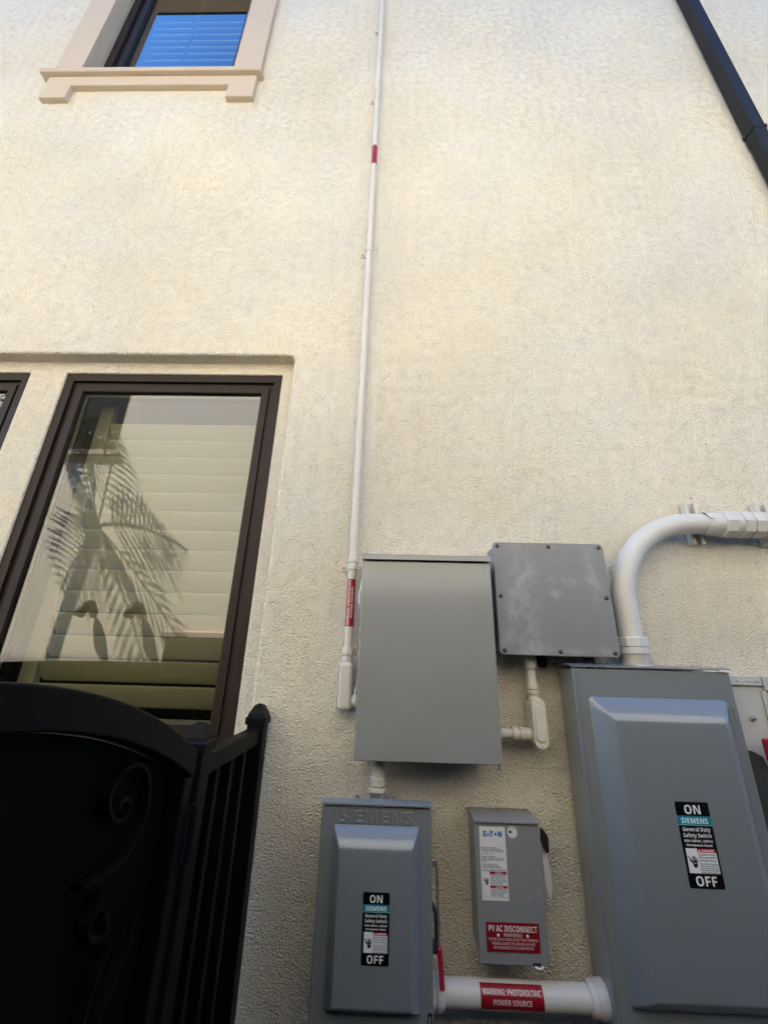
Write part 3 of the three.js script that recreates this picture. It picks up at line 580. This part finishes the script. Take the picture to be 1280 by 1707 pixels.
// ---------------------------------------------------------------- small safety switch
{
  const s = thing('safety_switch', 'small grey safety switch with raised lettering above its black label', 'safety switch', [-0.031, 0, 0]);
  const w = 0.1405, zb = 0.149;
  part('body', lim(-w + 0.003, w - 0.003, 0.772, 1.226, 0.004, 0.134, 0.002), M.greySwitch, s);
  const d = part('door', lim(-w, w, 0.77, 1.2505, 0.1345, zb, 0.0025, 3), M.greySwitch, s);
  part('rain_hood', (() => { const q = new THREE.Shape(); q.moveTo(0.1355, 1.2515); q.lineTo(0.1355, 1.2645); q.lineTo(0.1375, 1.2662); q.lineTo(0.157, 1.2622); q.lineTo(0.1585, 1.2605); q.lineTo(0.1585, 1.2565); q.lineTo(0.157, 1.2565); q.lineTo(0.156, 1.2595); q.lineTo(0.1385, 1.2632); q.lineTo(0.1385, 1.2515); q.closePath(); const g = new THREE.ExtrudeGeometry(q, { depth: 2 * w + 0.002, bevelEnabled: false }); g.rotateY(-Math.PI / 2); g.translate(w + 0.001, 0, 0); return g; })(), M.greySwitch, s);
  part('raised_cover', pressed(-0.1085, 0.1105, 0.862, 1.213, 0.034, 0.024, 0.046, 0.026), M.greySwitch, d, [0, 0, zb - 0.0005]);
  part('embossed_lettering', lettering('SIEMENS', 0.027, 0.0026, 0.186), M.greySwitch, d, [-0.001, 1.2165, zb - 0.0006]);
  labelPlate(d, -0.025, 0.0375, 0.960, 1.091, zb + 0.0336, switchLabel('100A 240VAC, 250VDC'));
  part('embossed_mark', lettering('I', 0.016, 0.0006, 0.003), M.greySwitch, d, [0.13, 1.128, zb - 0.0006]);
  part('embossed_mark', lettering('O', 0.016, 0.0006, 0.009), M.greySwitch, d, [0.126, 0.905, zb - 0.0006]);
  const lb = canvasTexture(64, 256, (x, W, H) => { x.fillStyle = '#0a0a0b'; x.fillRect(0, 0, W, H); x.fillStyle = '#ddd'; x.fillRect(26, 20, 12, 120); });
  part('side_sticker', plate(0.127, 0.1365, 0.79, 0.866, zb, 0.0006), printed(lb, rgb(0.01, 0.01, 0.01)), d);
  const hd = part('operating_handle', mergeGeometries([lim(w, w + 0.014, 1.118, 1.132, 0.10, 0.112, 0.002), rod([w + 0.016, 1.13, 0.106], [w + 0.0175, 0.965, 0.112], 0.0032, 10)]), M.zinc, s);
  part('handle_link', mergeGeometries([rod([w, 1.045, 0.10], [w + 0.012, 1.02, 0.10], 0.005, 10), rod([w + 0.012, 1.02, 0.10], [w + 0.013, 0.965, 0.104], 0.0042, 10)]), M.darkGrey, hd);
  part('handle_guide', lim(w, w + 0.014, 0.948, 0.968, 0.09, 0.112, 0.001), M.darkGrey, hd);
  const grip = lim(-0.006, 0.006, -0.078, 0, -0.007, 0.007, 0.004, 3); const gp = part('grip', grip, M.redGrip, hd, [w + 0.0185, 0.964, 0.114], 'red plastic grip of the switch handle'); gp.rotation.z = 0.07;
  for (const x of [-0.055, 0.03, 0.045]) part('top_bolt', rod([x, 1.225, 0.075], [x, 1.258, 0.075], 0.005, 8), M.zinc, s);
}

// ---------------------------------------------------------------- small disconnect
{
  const s = thing('disconnect_switch', 'small grey disconnect with white label and red warning plate', 'disconnect switch', [0.31, 0, 0]);
  const w = 0.0845;
  part('body', lim(-w + 0.002, w - 0.003, 0.94, 1.216, 0.003, 0.088, 0.004, 3), M.greyEaton, s);
  const d = part('door', lim(-w, w, 0.928, 1.211, 0.0885, 0.1, 0.002, 3), M.greyEaton, s);
  const hs = new THREE.Shape(); hs.moveTo(0.003, 1.2165); hs.lineTo(0.003, 1.2195); hs.lineTo(0.088, 1.2225); hs.lineTo(0.106, 1.217); hs.lineTo(0.106, 1.2135); hs.lineTo(0.088, 1.2172); hs.closePath();
  const hg = new THREE.ExtrudeGeometry(hs, { depth: 2 * w + 0.001, bevelEnabled: false }); hg.rotateY(-Math.PI / 2); hg.translate(w + 0.0005, 0, 0);
  const dirt = canvasTexture(512, 512, (x, W, H) => { x.fillStyle = 'rgb(132,134,138)'; x.fillRect(0, 0, W, H); const r = rng(9); for (let i = 0; i < 300; i++) { const a = r(); x.fillStyle = `rgba(${50 + 30 * r()},${48 + 25 * r()},${40 + 20 * r()},${0.15 + 0.4 * r()})`; x.beginPath(); x.ellipse(W * r(), H * (0.02 + 0.55 * a * r()), 4 + 26 * r(), 2 + 9 * r(), r(), 0, 7); x.fill(); } });
  { const p = hg.attributes.position, uv = hg.attributes.uv; for (let i = 0; i < uv.count; i++) uv.setXY(i, (p.getX(i) + w) / (2 * w), 1 - p.getZ(i) / 0.107); }
  part('rain_hood', hg, phy(0xffffff, { map: dirt, roughness: 0.5, clearcoat: 0.2, clearcoatRoughness: 0.3 }), s);
  const eaton = canvasTexture(512, 1152, (x, W, H) => {
    x.fillStyle = '#d9d8d4'; x.fillRect(0, 0, W, H);
    x.fillStyle = '#1256a4'; x.textBaseline = 'middle'; x.textAlign = 'center'; x.font = 'bold 116px sans-serif';
    // the maker's name: cut letters
    x.strokeStyle = '#1256a4'; x.lineWidth = 9; for (const [c, p] of [['E', 104], ['T', 240], ['N', 408]]) { x.fillText(c, p, 118); x.strokeText(c, p, 118); } x.beginPath(); x.arc(320, 120, 24, 0, 7); x.fill();
    x.beginPath(); x.moveTo(176, 76); x.lineTo(214, 160); x.lineTo(138, 160); x.closePath(); x.fill();
    x.fillStyle = '#d9d8d4'; x.fillRect(160, 108, 34, 9); x.fillRect(164, 136, 22, 26); x.fillRect(88, 110, 60, 5);
    x.fillStyle = '#1c1c20'; x.textAlign = 'left'; x.font = 'bold 30px sans-serif';
    const lines = [[340, 'General Duty Safety Switch', 320], [366, 'Interruptor de servicio general', 410], [392, 'Interrupteur de sécurité usage général', 440], [436, '30 A   240 V~   60 Hz', 220], [478, 'Enclosure: Rainproof', 260], [504, 'Gabinete: a prueba de lluvia exterior', 420], [530, 'Boîtier: résistant à la pluie, type 3R', 440], [556, 'Type 3R', 100], [600, 'Suitable only for use as', 300], [626, 'service equipment when', 340], [652, 'not more than six switches', 410], [690, 'Made in U.S.A.   Assembled in Dominican Republic', 470]];
    for (const [y, t, m] of lines) x.fillText(t, 26, y, m);
    x.strokeStyle = '#26262a'; x.lineWidth = 3; x.strokeRect(32, 712, W - 52, 390);
    x.fillStyle = '#9c1230'; x.fillRect(166, 714, W - 188, 42); x.fillRect(166, 924, W - 188, 42);
    x.fillStyle = '#eadfdc'; x.font = 'bold 34px sans-serif'; x.fillText('▲ DANGER', 250, 737, 180); x.fillText('▲ PELIGRO', 250, 947, 190);
    hand(x, 1.35, 38, 800);
    x.fillStyle = '#26262a'; x.font = 'bold 24px sans-serif'; ['HAZARDOUS VOLTAGE WILL', 'CAUSE SEVERE INJURY OR', 'DEATH. TURN OFF POWER', 'SUPPLYING THIS EQUIPMENT', 'BEFORE WORKING INSIDE.', 'KEEP COVER CLOSED.'].forEach((t, i) => x.fillText(t, 174, 772 + i * 26, 310));
    ['VOLTAJE PELIGROSO CAUSA', 'LESIONES GRAVES O MUERTE.', 'DESCONECTE LA ENERGIA', 'ANTES DE TRABAJAR.', 'CERRAR LA CUBIERTA.'].forEach((t, i) => x.fillText(t, 174, 984 + i * 24, 310));
  });
  part('label_plate', plate(-0.0715, -0.0045, 1.05, 1.2035, 0.1, 0.0007), printed(eaton, rgb(0.7, 0.7, 0.68)), d);
  const flag = canvasTexture(256, 256, (x, W) => { x.fillStyle = '#d6d6d2'; x.fillRect(0, 0, W, W); x.fillStyle = '#20306a'; x.fillRect(36, 92, 76, 58); x.fillStyle = '#555'; x.textAlign = 'center'; x.font = 'bold 30px sans-serif'; x.fillText('MADE IN', 128, 46); x.fillText('USA', 128, 232); });
  const cg = new THREE.CylinderGeometry(0.0128, 0.0128, 0.0007, 40); cg.rotateX(Math.PI / 2);
  { const p = cg.attributes.position, uv = cg.attributes.uv; for (let i = 0; i < uv.count; i++) uv.setXY(i, 0.5 + p.getX(i) / 0.0256, 0.5 + p.getY(i) / 0.0256); }
  part('round_sticker', cg, std(0xffffff, { map: flag, roughness: 0.4 }), d, [0.0145, 1.193, 0.1004]);
  const redT = canvasTexture(1024, 440, (x, W, H) => {
    x.fillStyle = '#7c0a18'; x.fillRect(0, 0, W, H); x.fillStyle = '#e6dedb'; x.textAlign = 'center'; x.textBaseline = 'middle';
    words(x, 'PV AC DISCONNECT', W / 2, 92, 132, 950); x.font = '76px sans-serif'; x.fillText('WARNING!', W / 2, 186, 380);
    x.font = '56px sans-serif'; x.fillText('ELECTRIC SHOCK HAZARD. DO NOT TOUCH TERMINALS', W / 2, 254, 950); x.fillText('TERMINALS ON BOTH THE LINE AND LOAD SIDES', W / 2, 316, 840); x.fillText('MAY BE ENERGIZED IN THE OPEN POSITION', W / 2, 378, 780);
  });
  const rp = part('warning_plate', plate(-0.065, 0.063, 0.9535, 1.0085, 0.1, 0.0022), printed(redT, rgb(0.3, 0.01, 0.02)), d, null, 'red plate reading PV AC DISCONNECT');
  for (const x of [-0.037, 0.034]) part('plate_rivet', turned([x, 0.9845, 0.102], [x, 0.9845, 0.1042], [[0, 0.0032], [0.6, 0.003], [1, 0.0016], [0.6, 0.0001]], 14), M.white, rp);
  part('embossed_mark', lettering('ON', 0.011, 0.0005, 0.014), M.greyEaton, d, [0.07, 1.19, 0.0995]);
  part('embossed_mark', lettering('OFF', 0.011, 0.0005, 0.016), M.greyEaton, d, [0.064, 1.043, 0.0995]);
  // bottom hasp: a small eyelet
  const hz = extr((() => { const q = new THREE.Shape(); q.absellipse(0, 0, 0.011, 0.0075, 0, Math.PI * 2); const o = new THREE.Path(); o.absellipse(0.0005, -0.0005, 0.0055, 0.0036, 0, Math.PI * 2); q.holes.push(o); return q; })(), 0.002, 0, 0); hz.rotateX(-1.15);
  part('hasp', hz, M.white, s, [0.0565, 0.9275, 0.099]);
  part('hasp_slot', lim(0.043, 0.062, 0.9285, 0.9345, 0.0995, 0.1003, 0), M.black, s);
  // handle at the right flank
  const h = part('operating_handle', (() => { const q = new THREE.Shape(); q.moveTo(0.0, 1.172); q.lineTo(0.010, 1.168); q.lineTo(0.021, 1.142); q.lineTo(0.0255, 1.125); q.lineTo(0.0295, 1.09); q.lineTo(0.0285, 1.06); q.lineTo(0.0245, 1.04); q.lineTo(0.0195, 1.052); q.lineTo(0.0125, 1.075); q.lineTo(0.0095, 1.13); q.lineTo(0.0, 1.138); q.closePath(); return inYZ2(q, 0.004, 0.07); })(), M.galv, s, [w, 0, 0]);
  part('handle_slot', lim(0.0002, 0.0016, 1.075, 1.165, 0.05, 0.0725, 0), M.black, h);
  part('grip', (() => { const q = new THREE.Shape(); q.moveTo(0.0105, 1.163); q.lineTo(0.0135, 1.194); q.lineTo(0.0175, 1.196); q.lineTo(0.0275, 1.181); q.lineTo(0.0265, 1.146); q.lineTo(0.019, 1.146); q.closePath(); return inYZ2(q, 0.022, 0.064); })(), M.black, h, null, 'black plastic grip of the disconnect handle');
  part('handle_bracket', lim(0.0, 0.013, 1.14, 1.166, 0.0745, 0.0765, 0.001), M.galv, h);
}
function inYZ2(shape, depth, z) { return extr(shape, depth, z, 0.0012, 2); }

// ---------------------------------------------------------------- large safety switch
{
  const s = thing('safety_switch', 'largest grey safety switch with broad pressed cover beside the meter cabinet', 'safety switch', [0.742, 0, 0]);
  const w = 0.2225, zb = 0.13;
  part('body', lim(-w + 0.003, w - 0.003, 0.79, 1.598, 0.018, 0.116, 0.002), M.greySwitch, s);
  const d = part('door', lim(-w, w, 0.785, 1.6005, 0.1165, zb, 0.003, 3), M.greySwitch, s);
  part('flange', lim(-w + 0.001, -w + 0.006, 0.80, 1.59, zb - 0.001, zb + 0.004, 0.0015), M.greySwitch, d);
  part('rain_hood', hood(2 * w + 0.004, 0.125, 1.612, 0.004, 0.012), M.greySwitch, s);
  part('raised_cover', pressed(-0.185, 0.196, 0.876, 1.527, 0.04, 0.05, 0.062, 0.04), M.greySwitch, d, [0, 0, zb - 0.0005]);
  labelPlate(d, -0.0235, 0.0585, 1.118, 1.292, zb + 0.0396, switchLabel('200A 240VAC, 250VDC'));
  part('hood_sticker', plate(w - 0.030, w - 0.002, 1.6015, 1.606, zb + 0.0065, 0.0008), M.white, s);
  const mk = part('embossed_mark', mergeGeometries([lim(0.2085, 0.2105, 1.475, 1.51, zb - 0.001, zb + 0.0015, 0.0006), lim(0.202, 0.2105, 1.508, 1.511, zb - 0.001, zb + 0.0015, 0.0006)]), M.greySwitch, d);
  part('mounting_ear', lim(-w + 0.02, -w + 0.06, 1.5985, 1.602, 0.003, 0.018, 0.001), M.greySwitch, s);
  part('standoff', lim(-w + 0.02, w - 0.02, 0.83, 1.56, 0.0035, 0.018, 0.001), M.greySwitch, s);
  // operating handle, thrown up, at the right flank
  const hd = part('operating_handle', (() => { const q = new THREE.Shape(); q.moveTo(0.002, 1.16); q.lineTo(0.002, 1.37); q.lineTo(0.018, 1.395); q.lineTo(0.036, 1.398); q.lineTo(0.06, 1.385); q.lineTo(0.075, 1.33); q.lineTo(0.07, 1.16); q.closePath(); return inYZ2(q, 0.03, 0.07); })(), M.darkGrey, s, [w, 0, 0]);
  part('grip', lim(0.062, 0.095, 1.372, 1.432, 0.1005, 0.128, 0.006, 3), M.redGrip, hd, null, 'red plastic grip of the large switch handle');
}

// ---------------------------------------------------------------- labelled pipe between the two safety switches
{
  const y = 0.862, z = 0.075, r = 0.0262;
  const c = thing('labelled_pipe', 'thick white pipe with red warning sticker between the two safety switches', 'pipe', [0, y, z]);
  part('pipe', rod([0.108, 0, 0], [0.522, 0, 0], r, 40), M.conduitWhite, c);
  part('hub', turned([0.1085, 0, 0], [0.142, 0, 0], [[0, 0.034], [0.3, 0.0345], [0.34, 0.031], [0.42, 0.031], [0.46, 0.0345], [0.85, 0.033], [1, r]], 40), M.conduitWhite, c);
  part('hub', turned([0.483, 0, 0], [0.5225, 0, 0], [[0, r], [0.05, 0.033], [0.4, 0.0345], [0.44, 0.032], [0.5, 0.032], [0.55, 0.0355], [1, 0.036]], 40), M.conduitWhite, c);
  const t = canvasTexture(1024, 512, (x, w, h) => { x.fillStyle = '#8c0d1b'; x.fillRect(0, 0, w, h); x.fillStyle = '#d8cbc6'; x.textAlign = 'center'; x.textBaseline = 'middle'; words(x, 'WARNING: PHOTOVOLTAIC', w / 2, h * 0.33, 150, w * 0.94); words(x, 'POWER SOURCE', w / 2, h * 0.68, 150, w * 0.62); });
  const g = new THREE.CylinderGeometry(r + 0.0007, r + 0.0007, 0.147, 40, 1, true, -0.58, 1.8);
  { const uv = g.attributes.uv; for (let i = 0; i < uv.count; i++) { const u = uv.getX(i), v = uv.getY(i); uv.setXY(i, 1 - v, u); } }
  g.rotateZ(Math.PI / 2); g.rotateX(0.0); g.translate(0.2985, 0, 0);
  part('warning_sticker', g, std(0xffffff, { map: t, roughness: 0.4, side: THREE.DoubleSide }), c, null, 'red sticker reading WARNING: PHOTOVOLTAIC POWER SOURCE');
}

// ---------------------------------------------------------------- sweeping service conduit
{
  const c = thing('sweep_conduit', 'thick white conduit sweeping from large switch top to the right', 'conduit', [0, 0, 0]);
  const x = 0.741, z = 0.064, y = 2.072, R = 0.27, r = 0.0345, m = M.conduitWhite;
  const path = new THREE.CurvePath(); path.add(new THREE.LineCurve3(V(x, 1.66, z), V(x, y - R, z)));
  class Arc extends THREE.Curve { getPoint(t) { const a = Math.PI - t * Math.PI / 2; return V(x + R + R * Math.cos(a), y - R + R * Math.sin(a), z); } }
  path.add(new Arc()); path.add(new THREE.LineCurve3(V(x + R, y, z), V(1.10, y, z)));
  part('pipe', new THREE.TubeGeometry(path, 90, r, 32), m, c);
  const oct = (a, b, rr) => { const g = ring(a, b, rr, 0.003, 8); const n = g.toNonIndexed(); n.computeVertexNormals(); return n; };
  part('compression_nut', oct([x, 1.664, z], [x, 1.694, z], 0.0455), m, c);
  part('connector_body', ring([x, 1.644, z], [x, 1.664, z], 0.042, 0.001), m, c);
  part('thread', turned([x, 1.611, z], [x, 1.644, z], (() => { const o = []; for (let i = 0; i <= 24; i++) o.push([i / 24, 0.0425 - (i % 2) * 0.0022]); return o; })(), 40), m, c);
  part('locknut', ring([x, 1.6085, z], [x, 1.614, z], 0.052, 0.001, 40), M.zinc, c);
  // couplings on the level run
  part('sleeve', ring([1.06, y, z], [1.112, y, z], 0.0385, 0.001, 40), m, c);
  part('compression_nut', oct([1.104, y, z], [1.139, y, z], 0.0475), m, c);
  part('connector_body', ring([1.139, y, z], [1.163, y, z], 0.041, 0.001, 40), m, c);
  part('compression_nut', oct([1.163, y, z], [1.196, y, z], 0.0475), m, c);
  part('compression_nut', oct([1.199, y, z], [1.232, y, z], 0.0475), m, c);
  part('connector_body', ring([1.232, y, z], [1.252, y, z], 0.042, 0.001, 40), m, c);
  part('compression_nut', oct([1.252, y, z], [1.29, y, z], 0.0475), m, c);
  part('pipe', rod([1.285, y, z], [2.6, y, z], r, 32), m, c);
}
function strut(x, label) {
  const s = thing('strut_channel', label, 'bracket', [x, 2.09, 0], 'channels under the level conduit');
  const q = new THREE.Shape(); q.moveTo(-0.0205, 0); q.lineTo(0.0205, 0); q.lineTo(0.0205, 0.026); q.lineTo(0.011, 0.026); q.lineTo(0.011, 0.02); q.lineTo(0.0135, 0.02); q.lineTo(0.0135, 0.0235); q.lineTo(0.018, 0.0235); q.lineTo(0.018, 0.0025); q.lineTo(-0.018, 0.0025); q.lineTo(-0.018, 0.0235); q.lineTo(-0.0135, 0.0235); q.lineTo(-0.0135, 0.02); q.lineTo(-0.011, 0.02); q.lineTo(-0.011, 0.026); q.lineTo(-0.0205, 0.026); q.closePath();
  const g = new THREE.ExtrudeGeometry(q, { depth: 0.157, bevelEnabled: false }); g.rotateX(-Math.PI / 2); g.translate(0, -0.0785, 0); g.scale(1, 1, -1);
  { const i = g.index; if (i) for (let k = 0; k < i.count; k += 3) { const a = i.getX(k); i.setX(k, i.getX(k + 1)); i.setX(k + 1, a); } }
  g.computeVertexNormals(); g.translate(0, 0, 0.004);
  part('channel', g, M.conduitPaint, s);
  // clamp halves hugging the conduit
  const cl = (a0, a1) => { const sh = new THREE.Shape(), R0 = 0.0362, R1 = 0.0392; sh.absarc(0, 0, R1, a0, a1, false); sh.absarc(0, 0, R0, a1, a0, true); sh.closePath(); const e = new THREE.ExtrudeGeometry(sh, { depth: 0.03, bevelEnabled: false, curveSegments: 24 }); e.rotateY(Math.PI / 2); e.translate(-0.015, 0, 0); return e; };
  const top = part('clamp_half', cl(-2.7, -1.62), M.conduitWhite, s, [0.012, -0.018, 0.064]);
  part('clamp_half', cl(1.7, 2.7), M.conduitWhite, s, [0.012, -0.018, 0.064]); part('clamp_half', cl(-4.3, -3.4), M.conduitWhite, s, [0.012, -0.018, 0.064]);
}
strut(1.052, 'vertical metal strut channel clamping the thick white sweep conduit at its bend');
strut(1.30, 'metal strut channel behind the hexagonal couplings of the level conduit');

// ---------------------------------------------------------------- meter cabinet behind the large switch
{
  const m = thing('meter_cabinet', 'pale grey meter cabinet with riveted top flange beside the large switch', 'cabinet', [0, 0, 0]);
  part('body', lim(0.985, 1.75, 0.5, 1.575, 0.003, 0.072, 0.003), M.greyMeter, m);
  part('top_flange', lim(0.983, 1.092, 1.5655, 1.592, 0.003, 0.080, 0.002), M.greyMeter, m);
  part('top_flange', lim(1.094, 1.752, 1.553, 1.592, 0.003, 0.083, 0.002), M.greyMeter, m);
  part('side_flange', lim(1.085, 1.10, 0.5, 1.552, 0.0722, 0.079, 0.002), M.greyMeter, m);
  part('cover', lim(1.108, 1.74, 0.52, 1.55, 0.0722, 0.0815, 0.003), M.greyMeter, m);
  const rv = new THREE.SphereGeometry(0.0042, 12, 8); rv.scale(1, 1, 0.6);
  for (const x of [1.022, 1.05, 1.078]) part('rivet', rv, M.greyMeter, m, [x, 1.579, 0.0803]);
  part('bolt', mergeGeometries([rod([1.041, 1.478, 0.072], [1.041, 1.478, 0.078], 0.007, 6), rod([1.041, 1.478, 0.077], [1.041, 1.478, 0.088], 0.003, 8)].map((g) => g)), M.zinc, m);
}

scene.traverse((o) => { if (o.isMesh && o !== sky) { o.castShadow = true; o.receiveShadow = true; } });
renderer.render(scene, camera);
